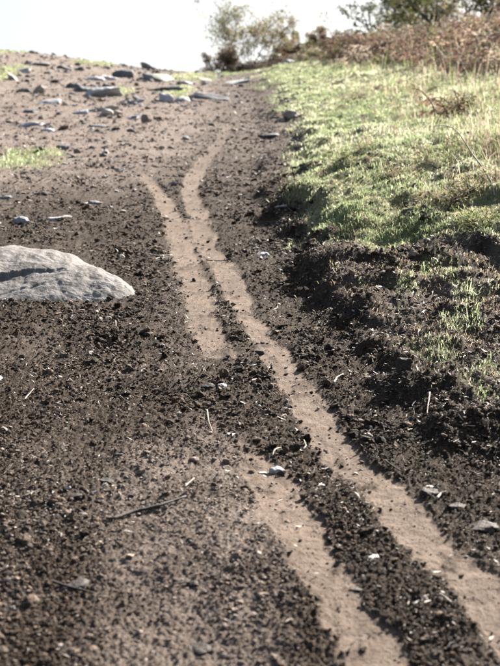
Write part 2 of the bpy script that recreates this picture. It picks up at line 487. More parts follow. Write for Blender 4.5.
def sample_view(n, d0, d1, power, spread=1.12):
    """random ground points, denser close by (density per m2 ~ 1/d**power)"""
    t = rng.random(n)
    a = 2 - power
    d = (d0 ** a + t * (d1 ** a - d0 ** a)) ** (1 / a) if abs(a) > 1e-6 else d0 * (d1 / d0) ** t
    w = 0.195 * d * spread + 0.05
    x = (rng.random(n) * 2 - 1) * w
    side = rng.random(n) < 0.24                     # thinner cover a pace or so beyond either edge of the view
    x = np.where(side, np.where(rng.random(n) < 0.5, -1, 1) * (w + rng.random(n) * 1.15), x)
    return x, d

def lumps(name, n, d0, d1, power, size, mat, tint_fn, accept_fn, flat=(0.38, 0.85), sink=0.25, **props):
    x, y = sample_view(n, d0, d1, power)
    rut, pal, gra, loo = masks(x, y)
    keep = rng.random(n) < accept_fn(x, y, rut, pal, gra, loo)
    x, y, rut, pal, gra = x[keep], y[keep], rut[keep], pal[keep], gra[keep]
    z = H(x, y)
    n = len(x)
    s = size(y, n) * np.exp(0.55 * perlin(x * 2.3, y * 1.6, 55) + 0.25 * perlin(x * 8, y * 7, 56))
    sc = np.stack([rng.uniform(0.7, 1.35, n), rng.uniform(0.7, 1.35, n), rng.uniform(flat[0], flat[1], n)], -1)
    me = bpy.data.meshes.new(name)
    me.vertices.add(n)
    me.vertices.foreach_set('co', np.stack([x, y, z + s * sc[:, 2] * (0.6 - sink)], -1).astype(np.float32).ravel())
    for nm, arr in (('size', sc * s[:, None]), ('turn', np.stack([rng.standard_normal(n) * 0.35, rng.standard_normal(n) * 0.35, rng.random(n) * 6.283], -1))):
        me.attributes.new(nm, 'FLOAT_VECTOR', 'POINT').data.foreach_set('vector', arr.astype(np.float32).ravel())
    set_color(me, 'tint', tint_fn(n, x, y, rut, pal))
    o = link(name, me, None, **props)
    md = o.modifiers.new('scatter', 'NODES'); md.node_group = CRUMBS; md[CRUMB_MAT_ID] = mat
    print(name, n)
    return o

def clod_size(y, n):
    s = 0.00172 * (y / 3.6) ** 0.62 * np.exp(rng.standard_normal(n) * 0.62)
    return np.clip(s, 0.0010, 0.022)
def clod_tint(n, x, y, rut, pal):
    b = np.array([0.048, 0.0335, 0.0228]) * np.exp(rng.standard_normal((n, 1)) * 0.6)
    p = np.array([0.21, 0.166, 0.136]) * np.exp(rng.standard_normal((n, 1)) * 0.30)
    m = np.clip(pal * 1.25 + 0.10 * rng.standard_normal(n), 0, 1)[:, None]
    return b * (1 - m) + p * m
lumps('earth_clods', 600000, 2.75, 30.0, 2.5, clod_size, M_CLOD, clod_tint,
      lambda x, y, r, p, g, l: np.clip((0.45 + 0.7 * perlin(x * 3, y * 3, 51) + 0.4 * perlin(x * 11, y * 11, 52)) * l + 0.2 * l + 0.45 * l * sstep(-0.2, 0.1, x - S1(y)), 0, 1) * 0.8 + 0.02,
      kind='stuff', label='loose dark crumbs and clods of earth over the path', category='earth clods')
def big_size(y, n):
    return np.clip(0.0060 * (y / 3.6) ** 0.7 * np.exp(rng.standard_normal(n) * 0.38), 0.003, 0.0125 * (y / 3.6) ** 0.6)
lumps('coarse_clods', 13000, 2.75, 24.0, 2.3, big_size, M_CLOD, clod_tint,
      lambda x, y, r, p, g, l: np.clip(0.15 + 0.9 * perlin(x * 2.2, y * 2.2, 53) + 0.3 * np.exp(-((r - 0.3) / 0.2) ** 2), 0, 1) * l + 0.003,
      kind='stuff', label='coarser broken clods of earth strewn among the crumbs', category='earth clods')
def pebble_tint(n, x, y, rut, pal):
    k = rng.random((n, 1))
    return np.where(k < 0.55, np.array([[0.30, 0.27, 0.24]]), np.where(k < 0.8, np.array([[0.26, 0.25, 0.25]]), np.array([[0.30, 0.22, 0.16]]))) * np.exp(rng.standard_normal((n, 1)) * 0.25)
lumps('gravel', 26000, 2.75, 36.0, 2.3, lambda y, n: np.clip(0.0021 * (y / 3.6) ** 0.95 * np.exp(rng.standard_normal(n) * 0.45), 0.0012, 0.06), M_CLOD, pebble_tint,
      lambda x, y, r, p, g, l: np.clip(0.45 + 0.5 * p - 0.9 * g - 0.3 * r, 0.02, 1), flat=(0.35, 0.7),
      kind='stuff', label='pale pebbles and grit scattered over the earth', category='gravel')
def scree_tint(n, x, y, rut, pal):
    k = rng.random((n, 1))
    return np.where(k < 0.45, np.array([[0.20, 0.195, 0.20]]), np.where(k < 0.7, np.array([[0.34, 0.31, 0.29]]), np.array([[0.12, 0.095, 0.08]]))) * np.exp(rng.standard_normal((n, 1)) * 0.3)
lumps('scree', 9000, 10.0, 40.0, 1.2, lambda y, n: np.clip(0.020 * (y / 20) ** 0.6 * np.exp(rng.standard_normal(n) * 0.55), 0.008, 0.11), M_CLOD, scree_tint,
      lambda x, y, r, p, g, l: np.clip(p * (0.30 + 0.9 * perlin(x * 0.8, y * 0.7, 54) + 0.35 * sstep(24, 34, y) * (x < 0.2)) - 0.9 * g - 0.5 * r, 0.0, 1), flat=(0.3, 0.7),
      kind='stuff', label='small broken stones littering the pale earth towards the brow', category='scree')

# litter: short straws and bark chips lying on the soil
def litter(n=32000):
    x, y = sample_view(n, 2.75, 26, 2.5)
    rut, pal, gra, loo = masks(x, y)
    clump = perlin(x * 2, y * 1.4, 61)
    bank = sstep(-0.2, 0.3, x - S1(y))
    keep = rng.random(n) < np.clip(0.35 + 0.8 * clump + 0.85 * bank - 0.6 * rut, 0.03, 1)
    x, y = x[keep], y[keep]; n = len(x)
    L = np.clip(0.0034 * (y / 3.6) ** 0.85 * np.exp(rng.standard_normal(n) * 0.6), 0.002, 0.014 * (y / 3.6) ** 0.6)
    W = L * np.exp(rng.uniform(math.log(0.07), math.log(0.45), n)); W = np.maximum(W, 0.0008 * (y / 3.6) ** 0.8)
    a = rng.random(n) * 6.283
    ca, sa = np.cos(a), np.sin(a)
    bend = rng.standard_normal(n) * 0.25
    P = []
    for t, wf in ((-1, 0.3), (0, 1), (1, 0.3)):
        for s in (-1, 1):
            lx = t * L; ly = s * W * wf + bend * L * (1 - t * t)
            gx = x + lx * ca - ly * sa; gy = y + lx * sa + ly * ca
            P.append([gx, gy])
    zc = H(x, y)
    tilt = rng.standard_normal(n) * 0.28
    top = []
    for k, (gx, gy) in enumerate(P):
        t = (-1, -1, 0, 0, 1, 1)[k]; s = (-1, 1)[k % 2]
        top.append(np.stack([gx, gy, zc + 0.0055 + 0.0007 * y + np.abs(tilt) * L * 0.5 + tilt * t * L + s * rng.uniform(-0.4, 0.4, n) * W + SLOPE * (gy - y)], -1))
    V = np.stack(top, 1)
    Vb = V - np.array([0, 0, 1])[None, None] * np.maximum(0.0012, W * 0.15)[:, None, None]
    V = np.concatenate([V, Vb], 1)           # 12 verts per piece
    Q = np.array([[0, 2, 3, 1], [2, 4, 5, 3], [0, 6, 8, 2], [2, 8, 10, 4], [3, 9, 7, 1], [5, 11, 9, 3]])
    F = (Q[None] + (np.arange(n) * 12)[:, None, None]).reshape(-1, 4)
    me = mesh_np('dry_litter', V.reshape(-1, 3), [F], smooth=False)
    k = rng.random((n, 1))
    t = np.where(k < 0.45, np.array([[0.44, 0.39, 0.33]]), np.where(k < 0.75, np.array([[0.30, 0.24, 0.18]]), np.array([[0.10, 0.07, 0.05]]))) * np.exp(rng.standard_normal((n, 1)) * 0.22)
    set_color(me, 'tint', np.repeat(t, 12, axis=0))
    link('dry_litter', me, M_LITTER, kind='stuff', label='bits of straw, bark and dead leaf strewn on the soil', category='litter')
litter()

# ------------------------------------------------------------------ stones
def stone_mesh(seed, sx, sy, sz, cuts=9, sub=4, rough=0.17):
    r = random.Random(seed)
    bm = bmesh.new(); bmesh.ops.create_icosphere(bm, subdivisions=sub, radius=1.0)
    planes = []
    for _ in range(cuts):
        n = Vector((r.gauss(0, 1), r.gauss(0, 1), r.gauss(0, 0.8))).normalized()
        planes.append((n, r.uniform(0.55, 0.85)))
    planes.append((Vector((r.uniform(-.25, .25), r.uniform(-.35, .05), 1)).normalized(), r.uniform(0.5, 0.7)))
    off = Vector((r.uniform(0, 50), r.uniform(0, 50), r.uniform(0, 50)))
    for v in bm.verts:
        p = v.co.copy()
        for n, d in planes:
            k = p.dot(n)
            if k > d:
                p -= n * (k - d) * 0.82
        p += v.co * (rough * mnoise.noise(p * 1.8 + off) + rough * 0.5 * mnoise.noise(p * 4.5 + off))
        v.co = Vector((p.x * sx, p.y * sy, p.z * sz))
    me = bpy.data.meshes.new('stone'); bm.to_mesh(me); bm.free()
    for p in me.polygons:
        p.use_smooth = True
    xs = [v.co.x for v in me.vertices]
    me.update()
    return me

def stone(px, py, wpx, hpx, mat, label, deep=0.8, yaw=None, tilt=0.0, cuts=9, name='stone', cat='stone', group=None, seed=None):
    """px, py: middle of its foot in the photograph; wpx, hpx its visible width and height"""
    x, y, z = hit(px, py)
    s = math.hypot(y, x) / FPX
    w = wpx * s / 2 / 0.78
    # height above ground: visible height minus the part that comes from its depth
    dep = w * deep
    graz = (CAM_Z + SLOPE * 0 - (z - SLOPE * y)) / y
    vis = hpx * s
    h = max(vis - 1.2 * dep * 0.78 * graz, vis * 0.6)
    sz = h / 2 / 0.62
    sd = seed if seed is not None else int(px * 7 + py * 13)
    me = stone_mesh(sd, w, dep, sz, cuts, 4 if wpx > 10 else 3)
    o = link(name, me, mat, label=label, category=cat)
    if group:
        o['group'] = group
    cy = y + dep * 0.78
    zc = float(H(np.array([x]), np.array([cy]))[0])
    o.location = (x, cy, max(min(z, zc), zc - 0.03) + sz * 0.16)
    r = random.Random(sd)
    o.rotation_euler = (R(6) + r.uniform(-.15, .2), tilt + r.uniform(-.22, .22), yaw if yaw is not None else r.uniform(-0.7, 0.7))
    return o

STONES = [
    # brow, left cluster
    (103, 96, 32, 15, M_GREY, 'broad light grey slab, largest of the rock cluster left on the brow', 0.7),
    (72, 88, 14, 8, M_DARK, 'dark rounded rock at the left end of the brow cluster', 0.8),
    (83, 92, 15, 8, M_DARK, 'dark blocky rock touching the left side of the light grey slab', 0.8),
    (92, 80, 16, 6, M_GREY, 'low grey rock just behind the light grey slab on the brow', 0.8),
    (122, 77, 16, 10, M_DARK, 'dark high block on the skyline behind the grey slab', 0.8),
    (108, 80, 16, 6, M_GREY, 'low grey stone left of the dark skyline block', 0.8),
    (78, 70, 9, 5, M_DARK, 'small dark stone on the left skyline', 0.8),
    (64, 69, 13, 4, M_DARK, 'thin dark flat stone at the far left skyline', 0.8),
    (155, 81, 26, 10, M_MOSSY, 'mossy topped hump of rock on the skyline by the green patch', 0.9),
    (160, 91, 32, 7, M_DARK, 'long low dark slab below the mossy rock', 0.55),
    (166, 102, 13, 13, M_GREY, 'upright pointed grey stone below the long dark slab', 0.6),
    (182, 102, 14, 7, M_GREY, 'small slanting grey stone right of the pointed stone', 0.7),
    (213, 99, 34, 8, M_DARK, 'long dark bluish slab right of the pointed stone', 0.5),
    (200, 96, 16, 6, M_GREY, 'grey stone at the left end of the long bluish slab', 0.6),
    (233, 84, 26, 4, M_GREY, 'flat grey slab lying in the path near the brow', 0.7),
    (205, 81, 14, 4, M_PALE, 'flat pale stone on the brow left of the flat grey slab', 0.7),
    (187, 84, 15, 4, M_GREY, 'low grey stone half hidden by the green patch on the brow', 0.7),
    (99, 111, 26, 6, M_PALE, 'pale flat stone below the brow cluster', 0.7),
    (80, 114, 13, 6, M_GREY, 'small grey stone left of the pale flat stone', 0.7),
    (98, 127, 16, 4, M_DARK, 'thin dark stone below the pale flat stone', 0.6),
    (135, 119, 12, 5, M_GREY, 'small grey stone alone in the bare earth below the brow', 0.7),
    (30, 113, 14, 6, M_DARK, 'dark stone at the left among bleached earth', 0.7),
    (48, 104, 18, 7, M_GREY, 'grey stone in the scree at the left of the path', 0.7),
    (28, 126, 24, 7, M_GREY, 'wide grey stone above the left grass patch', 0.7),
    (46, 131, 12, 5, M_GREY, 'small grey stone right of the wide grey stone', 0.7),
    (22, 92, 10, 6, M_DARK, 'dark stone beside the grass at the left edge', 0.7),
    (20, 72, 18, 7, M_PALE, 'pale sunlit rock on the left shoulder of the brow', 0.8),
    (38, 65, 16, 4, M_PALE, 'flat pale rock on the left skyline', 0.8),
    (62, 149, 12, 5, M_DARK, 'dark flat stone at the right tip of the left grass patch', 0.7),
    (272, 64, 21, 7, M_DARK, 'dark grey boulder at the grass edge on the brow', 0.7),
    (291, 63, 15, 5, M_GREY, 'paler grey boulder right of the dark boulder on the brow', 0.7),
    # middle distance, left
    (21, 224, 13, 11, M_GREY, 'grey upright stone leftmost above the big boulder', 0.7),
    (53, 221, 15, 7, M_GREY, 'grey rounded stone with a pale chip behind it', 0.8),
    (62, 218, 14, 4, M_PALE, 'pale flat chip of stone behind the grey rounded stone', 0.7),
    (94, 204, 16, 6, M_DARK, 'dark bluish flat stone alone left of the ruts', 0.8),
    (39, 195, 12, 5, M_BROWN, 'brown low stone in the pale earth at the left', 0.8),
    (4, 199, 14, 7, M_DARK, 'dark stone cut by the left edge of the picture', 0.8),
    (121, 258, 5, 5, M_PALE, 'tiny white pebble above the tip of the big boulder', 0.8),
    (160, 259, 12, 3, M_PALE, 'thin pale chip between boulder and left rut', 0.6),
    # middle distance, right
    (406, 370, 17, 17, M_BROWN, 'angular brown stone standing up on the eroded bank', 0.5),
    (284, 208, 16, 4, M_GREY, 'flat bluish stone at the foot of the grassy bank', 0.6),
    (262, 255, 12, 4, M_GREY, 'grey flat stone right of the right rut below the bank', 0.7),
    (222, 389, 9, 8, M_GREY, 'round grey stone below the end of the left rut', 0.9),
    (207, 388, 10, 7, M_BROWN, 'dark earthy lump left of the round grey stone', 0.9),
    (258, 354, 12, 7, M_BROWN, 'dark lump on the inner shoulder of the right rut', 0.8),
    (277, 474, 13, 10, M_GREY, 'grey stone in the middle of the lower left rut', 0.8),
    (263, 474, 8, 4, M_PALE, 'small white stone left of the grey stone in the lower rut', 0.8),
    (232, 437, 12, 5, M_PALE, 'pale pebble where the lower left rut begins', 0.8),
    (482, 534, 27, 13, M_BROWN, 'dark stone right of the right rut near the picture edge', 0.8),
    (436, 497, 20, 9, M_BROWN, 'wide dark clod beside the right rut', 0.8),
    (458, 511, 15, 8, M_BROWN, 'smaller dark clod between the wide clod and the dark stone', 0.8),
    (106, 484, 12, 9, M_BROWN, 'dark clod above the long dark stick', 0.9),
    (372, 559, 13, 8, M_PALE, 'pale pebble on the ridge between the lower ruts', 0.8),
    (356, 592, 16, 8, M_BROWN, 'dark clod on the edge of the lower left rut', 0.8),
    (193, 589, 11, 9, M_BROWN, 'dark clod in the pale foreground earth', 0.9),
    (198, 655, 20, 12, M_BROWN, 'big dark clod at the bottom of the pale foreground earth', 0.9),
    (70, 590, 26, 10, M_BROWN, 'wide dark clod in the left foreground', 0.9),
    (430, 488, 8, 5, M_PALE, 'small pale pebble behind the wide dark clod', 0.8),
    (118, 458, 8, 6, M_BROWN, 'small dark clod upper left of the long stick', 0.9),
    (75, 500, 14, 8, M_BROWN, 'dark clod at the left foreground edge of the loose soil', 0.9),
]
for s_ in STONES:
    k_ = 1.15 if s_[1] < 135 else 1.08
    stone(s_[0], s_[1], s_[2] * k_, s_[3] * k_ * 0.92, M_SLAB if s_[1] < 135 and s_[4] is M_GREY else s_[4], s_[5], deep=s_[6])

# ------------------------------------------------------------------ the big boulder
def boulder():
    xs = np.concatenate([np.linspace(-2.75, -1.9, 40), np.linspace(-1.89, -0.60, 190)])
    tipx, tipd = -0.60, 7.02
    rows = []
    # depth of front edge, ridge and back for each x
    fx = np.array([-2.75, -2.3, -1.6, -1.25, -1.0, -0.85, -0.72, -0.645, -0.60])
    df = np.array([7.30, 6.95, 6.86, 6.86, 6.86, 6.87, 6.90, 6.95, 7.02])
    dr = np.array([7.35, 7.55, 7.55, 7.45, 7.32, 7.22, 7.13, 7.07, 7.03])
    db = np.array([7.40, 8.10, 8.25, 8.10, 7.85, 7.62, 7.38, 7.20, 7.04])
    hh = np.array([0.00, 0.11, 0.138, 0.150, 0.142, 0.116, 0.076, 0.040, 0.0])
    nv = 150
    P = []
    for x in xs:
        a, b, c, h = np.interp(x, fx, df), np.interp(x, fx, dr), np.interp(x, fx, db), np.interp(x, fx, hh)
        v = np.linspace(0, 1, nv)
        d = np.where(v < 0.6, a + (b - a) * (v / 0.6), b + (c - b) * ((v - 0.6) / 0.4))
        t = np.clip((d - a) / max(b - a, 1e-4), 0, 1); q = np.clip((d - b) / max(c - b, 1e-4), 0, 1)
        z = h * np.where(d <= b, np.sin(t * math.pi / 2) ** 0.72, np.cos(q * math.pi / 2) ** 0.8)
        P.append(np.stack([np.full(nv, x), d, z], -1))
    P = np.array(P)
    x, d = P[..., 0], P[..., 1]
    gx, gy = x, d
    # split: the rear sheet stands proud of the front one, its edge facing downhill
    line = np.interp(x, [-2.75, -1.75, -1.45, -1.28, -1.12, -1.0], [7.05, 7.08, 7.10, 7.17, 7.20, 7.20]) + 0.018 * perlin(x * 9, x * 0, 81) + 0.014 * perlin(x * 27, x * 0, 87) + 0.006 * perlin(x * 80, x * 0, 88)
    step = np.interp(x, [-2.75, -1.7, -1.42, -1.22, -1.06, -0.98], [0.036, 0.036, 0.030, 0.017, 0.006, 0.0])
    P[..., 2] += step * (sstep(-0.004, 0.006, d - line) - 0.55) * sstep(0.0, 0.06, P[..., 2])
    P[..., 2] -= 0.5 * step * np.exp(-((d - line + 0.012) / 0.012) ** 2)
    # second fine crack and surface undulation
    l2 = 6.98 + 0.05 * np.sin(x * 5)
    P[..., 2] -= 0.006 * np.exp(-((d - l2 - 0.1 * (x + 1.2)) / 0.010) ** 2) * sstep(-1.45, -1.35, x) * (1 - sstep(-1.15, -1.05, x))
    edge = sstep(0.0, 0.05, P[..., 2])
    P[..., 2] += edge * (0.006 * perlin(x * 4, d * 5, 82) + 0.004 * np.abs(perlin(x * 8 + d * 3, d * 9, 86)) + 0.006 * perlin(x * 14, d * 14, 83) + 0.0025 * perlin(x * 40, d * 40, 84))
    P[..., 1] += 0.02 * perlin(x * 6, d * 0 + 2, 85)
    P[..., 2] += base_h(x, d) + relief(x, d, np.zeros_like(x), np.zeros_like(x), np.zeros_like(x), np.zeros_like(x)) - 0.014 + 0.016 * perlin(x * 3.1, x * 0 + 5, 89) + 0.008 * perlin(x * 11, d * 3, 90)
    # bury a skirt
    first = P[:, :1].copy(); first[..., 2] -= 0.15
    last = P[:, -1:].copy(); last[..., 2] -= 0.15
    P = np.concatenate([first, P, last], 1)
    n, m = P.shape[:2]
    ix = np.arange(n * m).reshape(n, m)
    F = np.stack([ix[:-1, :-1], ix[1:, :-1], ix[1:, 1:], ix[:-1, 1:]], -1).reshape(-1, 4)
    cen = np.array([-1.3, 7.4, float(base_h(np.array([-1.3]), np.array([7.4]))[0])])
    me = mesh_np('granite_boulder', P.reshape(-1, 3) - cen, [F])
    o = link('granite_boulder', me, M_GRANITE, label='big smooth pale granite boulder half buried at the left edge, split by a dark crack', category='boulder')
    o.location = cen
boulder()

# ------------------------------------------------------------------ sticks and straws
def tube_mesh(pts, radii, sides=7, name='stick'):
    V, F = [], []
    n = len(pts)
    for i, p in enumerate(pts):
        t = (pts[min(i + 1, n - 1)] - pts[max(i - 1, 0)]).normalized()
        a = t.cross(Vector((0, 0, 1)));
        if a.length < 1e-4: a = Vector((1, 0, 0))
        a.normalize(); b = t.cross(a)
        for k in range(sides):
            an = 2 * math.pi * k / sides
            V.append(p + (a * math.cos(an) + b * math.sin(an)) * radii[i])
    for i in range(n - 1):
        for k in range(sides):
            k2 = (k + 1) % sides
            F.append((i * sides + k, i * sides + k2, (i + 1) * sides + k2, (i + 1) * sides + k))
    V.append(pts[0]); V.append(pts[-1]); a0, a1 = len(V) - 2, len(V) - 1
    for k in range(sides):
        F.append((a0, (k + 1) % sides, k)); F.append((a1, (n - 1) * sides + k, (n - 1) * sides + (k + 1) % sides))
    return V, F

def stick(pix, wpx, mat, label, name='stick', cat='stick', lift=0.3, forks=()):
    P = [Vector(hit(a, b)) for a, b in pix]
    pts = []
    for i in range(len(P) - 1):
        for t in np.linspace(0, 1, 6)[:-1]:
            pts.append(P[i].lerp(P[i + 1], t))
    pts.append(P[-1])
    dist = sum(p.y for p in pts) / len(pts)
    rad = wpx * dist / FPX / 2
    rr = random.Random(int(pix[0][0] * 3 + pix[0][1]))
    n = len(pts)
    # a straight-ish stick bridges the bumps: height from a smooth line through the highest points
    zs = np.array([p.z for p in pts]); tt = np.arange(n)
    k = np.polyfit(tt, zs, 2 if n > 8 else 1); zf = np.polyval(k, tt); zf += max(0, np.percentile(zs - zf, 85)) + rad * lift + 0.004
    for p, z in zip(pts, zf):
        p.z = z + rr.uniform(-1, 1) * rad * 0.15
        p.x += rr.uniform(-1, 1) * rad * 0.2
    radii = [rad * (1.0 - 0.45 * i / (n - 1)) * rr.uniform(0.9, 1.1) for i in range(n)]
    o0 = pts[0].copy()
    V, F = tube_mesh([p - o0 for p in pts], radii)
    for fi, (at, dx, dy, ln) in enumerate(forks):
        q = pts[at] - o0
        e = q + Vector((dx, dy, 0.25 * ln)).normalized() * ln
        V2, F2 = tube_mesh([q, q.lerp(e, 0.5) + Vector((0, 0, 0.1 * ln)), e], [rad * 0.5, rad * 0.4, rad * 0.25])
        b = len(V); V += V2; F += [tuple(i + b for i in f) for f in F2]
    me = bpy.data.meshes.new(name); me.from_pydata([v[:] for v in V], [], F); me.update()
    for p in me.polygons: p.use_smooth = True
    o = link(name, me, mat, label=label, category=cat); o.location = o0
    return o

stick([(110, 522), (135, 514), (160, 508), (186, 499)], 4.4, M_STICK, 'long dark stick lying on the pale foreground earth', forks=((8, -0.3, 1, 0.03),))
stick([(184, 489), (194, 480)], 2.2, M_STRAW, 'short pale straw just above the right end of the long stick', 'straw', 'straw')
stick([(334, 386), (337, 379), (343, 376)], 2.0, M_STRAW, 'bent white straw right of the right rut', 'straw', 'straw')
stick([(430, 396), (428, 408), (427, 416)], 1.8, M_STRAW, 'pale curled straw on the dark eroded bank', 'straw', 'straw')
stick([(437, 501), (441, 496), (446, 493)], 3.0, M_STRAW, 'white curved chip beside the wide dark clod', 'straw', 'straw')
stick([(150, 255), (158, 257), (172, 256)], 1.3, M_STRAW, 'thin pale straw left of the left rut by the boulder', 'straw', 'straw')
stick([(206, 261), (218, 262), (232, 261)], 1.2, M_STICK, 'thin dark twig lying across both ruts', 'twig', 'twig')
stick([(207, 412), (209, 424), (213, 434)], 1.4, M_STRAW, 'thin pale straw above the start of the lower left rut', 'straw', 'straw')
stick([(272, 458), (275, 452), (281, 450)], 2.0, M_STRAW, 'hooked white straw behind the grey stone in the lower rut', 'straw', 'straw')
stick([(303, 452), (306, 448), (304, 442)], 2.0, M_STRAW, 'short upright white straw on the ridge between the lower ruts', 'straw', 'straw')
stick([(452, 606), (446, 600), (440, 596)], 2.4, M_STRAW, 'pale straw at the right rut near the picture corner', 'straw', 'straw')
stick([(385, 462), (392, 468), (402, 473)], 2.0, M_STICK, 'brown twig at the outer edge of the right rut', 'twig', 'twig')
stick([(173, 586), (184, 585), (194, 586)], 2.4, M_STICK, 'thin dark twig lying by the clod in the pale foreground', 'twig', 'twig')
stick([(53, 584), (70, 590), (94, 597)], 3.4, M_STICK, 'dark twig in the blurred left foreground', 'twig', 'twig')
stick([(24, 402), (30, 395), (34, 390)], 1.6, M_STRAW, 'pale straw in the dark soil at the left', 'straw', 'straw')
stick([(62, 296), (72, 299), (84, 297)], 1.2, M_STRAW, 'thin pale straw at the front foot of the big boulder', 'straw', 'straw')
stick([(352, 303), (358, 312), (368, 318)], 1.2, M_STICK, 'thin root sticking out of the dark scarp', 'root', 'root')

# ------------------------------------------------------------------ grass
def blades(x, y, z, hgt, wid, lean, tint, name, mat, label, cat, kind='stuff'):
    n = len(x)
    a = rng.random(n) * 6.283
    la = rng.random(n) * 6.283
    lx, ly = np.cos(la) * lean, np.sin(la) * lean
    wx, wy = np.cos(a) * wid / 2, np.sin(a) * wid / 2
    V = np.zeros((n, 5, 3))
    V[:, 0] = np.stack([x - wx, y - wy, z - 0.01], -1); V[:, 1] = np.stack([x + wx, y + wy, z - 0.01], -1)
    m = 0.55
    V[:, 2] = np.stack([x - wx * .8 + lx * .3 * hgt, y - wy * .8 + ly * .3 * hgt, z + hgt * m], -1)
    V[:, 3] = np.stack([x + wx * .8 + lx * .3 * hgt, y + wy * .8 + ly * .3 * hgt, z + hgt * m], -1)
    V[:, 4] = np.stack([x + lx * hgt, y + ly * hgt, z + hgt * np.clip(1 - 0.35 * lean, 0.25, 1)], -1)
    b = (np.arange(n) * 5)[:, None]
    Q = np.array([[0, 1, 3, 2]]) + b; T = np.array([[2, 3, 4]]) + b
    me = mesh_np(name, V.reshape(-1, 3), [Q, T], smooth=True)
    set_color(me, 'tint', np.repeat(tint, 5, axis=0))
    return link(name, me, mat, kind=kind, label=label, category=cat)

def grass_field(n=620000):
    d0, d1 = 4.2, 44.0
    t = rng.random(n)
    y = d0 * (d1 / d0) ** (t ** 0.85)
    xl = np.where(y > 8.5, np.maximum(-0.23 * y, -9), 0.0); xr = 0.225 * y + 0.9
    x = xl + rng.random(n) * (xr - xl)
    rut, pal, gra, loo = masks(x, y)
    cl = perlin(x * 2.6, y * 2.2, 91) + 0.5 * perlin(x * 8, y * 6, 92)
    keep = rng.random(n) < np.clip(gra * (0.75 + 0.6 * cl), 0, 1)
    keep &= ~((y < 9.0) & (gra < 0.12))
    x, y, gra, cl = x[keep], y[keep], gra[keep], cl[keep]
    n = len(x)
    z = H(x, y)
    e = x - S2(y)
    tall = sstep(0.6, 2.6, e) * sstep(8, 14, y)
    hgt = (0.020 + 0.022 * np.clip(cl + 0.3, 0, 1.2) + 0.06 * tall * np.clip(0.4 + perlin(x * 1.1, y * 0.8, 93), 0, 1)) * np.exp(rng.standard_normal(n) * 0.3)
    hgt *= 0.7 + 0.3 * sstep(9, 14, y)
    wid = np.clip(0.0030 * (y / 5.5) ** 0.85, 0.0025, 0.018)
    lean = np.abs(rng.standard_normal(n)) * 0.8 + 0.2
    dry = np.clip(0.30 + 0.75 * perlin(x * 0.9 + 4, y * 0.55, 94) + 0.35 * perlin(x * 4, y * 3, 95) + 0.30 * tall, 0, 1)
    isdry = (rng.random(n) < dry)[:, None]
    green = np.array([[0.225, 0.285, 0.14]]) * (1 + 0.35 * perlin(x * 1.6, y * 1.2, 96))[:, None]
    yel = np.array([[0.42, 0.465, 0.27]])
    straw = np.array([[0.53, 0.505, 0.40]])
    k = rng.random((n, 1))
    tint = np.where(isdry, np.where(k < 0.55, straw, yel), np.where(k < 0.80, green, yel)) * np.exp(rng.standard_normal((n, 1)) * 0.22)
    print('grass blades', n)
    blades(x, y, z, hgt, wid, lean, tint, 'turf_grass', M_GRASS, 'short sunlit yellow green turf over the right bank and brow', 'grass')
grass_field()

def thatch(n=70000):
    """flattened dead grass and root fibre lying on the eroded bank"""
    y = 4.6 * (12.0 / 4.6) ** rng.random(n)
    x = S1(y) - 0.05 + rng.random(n) * (0.21 * y + 0.75 - S1(y))
    rut, pal, gra, loo = masks(x, y)
    keep = rng.random(n) < sstep(-0.05, 0.45, x - S1(y) + 0.2 * perlin(x * 3, y * 2, 98)) * np.clip(0.40 + 0.9 * perlin(x * 3.3, y * 2.4, 99), 0, 1) * (0.35 + 0.65 * sstep(5.2, 6.8, y))
    x, y, gra = x[keep], y[keep], gra[keep]; n = len(x)
    k = rng.random((n, 1))
    tint = np.where(k < 0.4, np.array([[0.34, 0.27, 0.19]]), np.where(k < 0.8, np.array([[0.17, 0.12, 0.08]]), np.array([[0.24, 0.25, 0.12]]))) * np.exp(rng.standard_normal((n, 1)) * 0.3)
    blades(x, y, H(x, y) + 0.006, 0.010 + 0.014 * rng.random(n), 0.0022 * (y / 5.5) ** 0.8, 1.0 + 1.6 * rng.random(n), tint, 'dead_thatch', M_GRASS,
           'flattened dead grass and root fibre on the eroded bank', 'dead grass')
thatch()

def dry_stalks(n=20000):
    """tall bleached grass stalks and dead stems standing through the turf towards the bracken"""
    y = 8.0 * (38 / 8.0) ** rng.random(n)
    x = S2(y) + rng.random(n) ** 0.7 * (0.22 * y + 0.2 - S2(y))
    e = x - S2(y)
    keep = rng.random(n) < sstep(0.25, 2.0, e) * np.clip(0.35 + 1.1 * perlin(x * 1.2, y * 0.9, 97), 0.03, 1)
    x, y = x[keep], y[keep]; n = len(x)
    z = H(x, y)
    hgt = 0.12 + 0.30 * rng.random(n) ** 1.5 * sstep(0.3, 2.5, x - S2(y)) + 0.75 * (rng.random(n) < 0.3) * rng.random(n) * sstep(1.8, 3.2, x - S2(y))
    wid = np.clip(0.0040 * (y / 8) ** 0.8, 0.003, 0.014)
    k = rng.random((n, 1))
    tint = np.where(k < 0.34, np.array([[0.46, 0.40, 0.30]]), np.where(k < 0.66, np.array([[0.20, 0.14, 0.105]]), np.array([[0.20, 0.24, 0.10]]))) * np.exp(rng.standard_normal((n, 1)) * 0.2)
    blades(x, y, z, hgt, wid, np.abs(rng.standard_normal(n)) * 0.75 + 0.1, tint, 'dry_stalks', M_GRASS, 'bleached dry grass stalks standing in the turf below the bracken', 'dry grass')
dry_stalks()

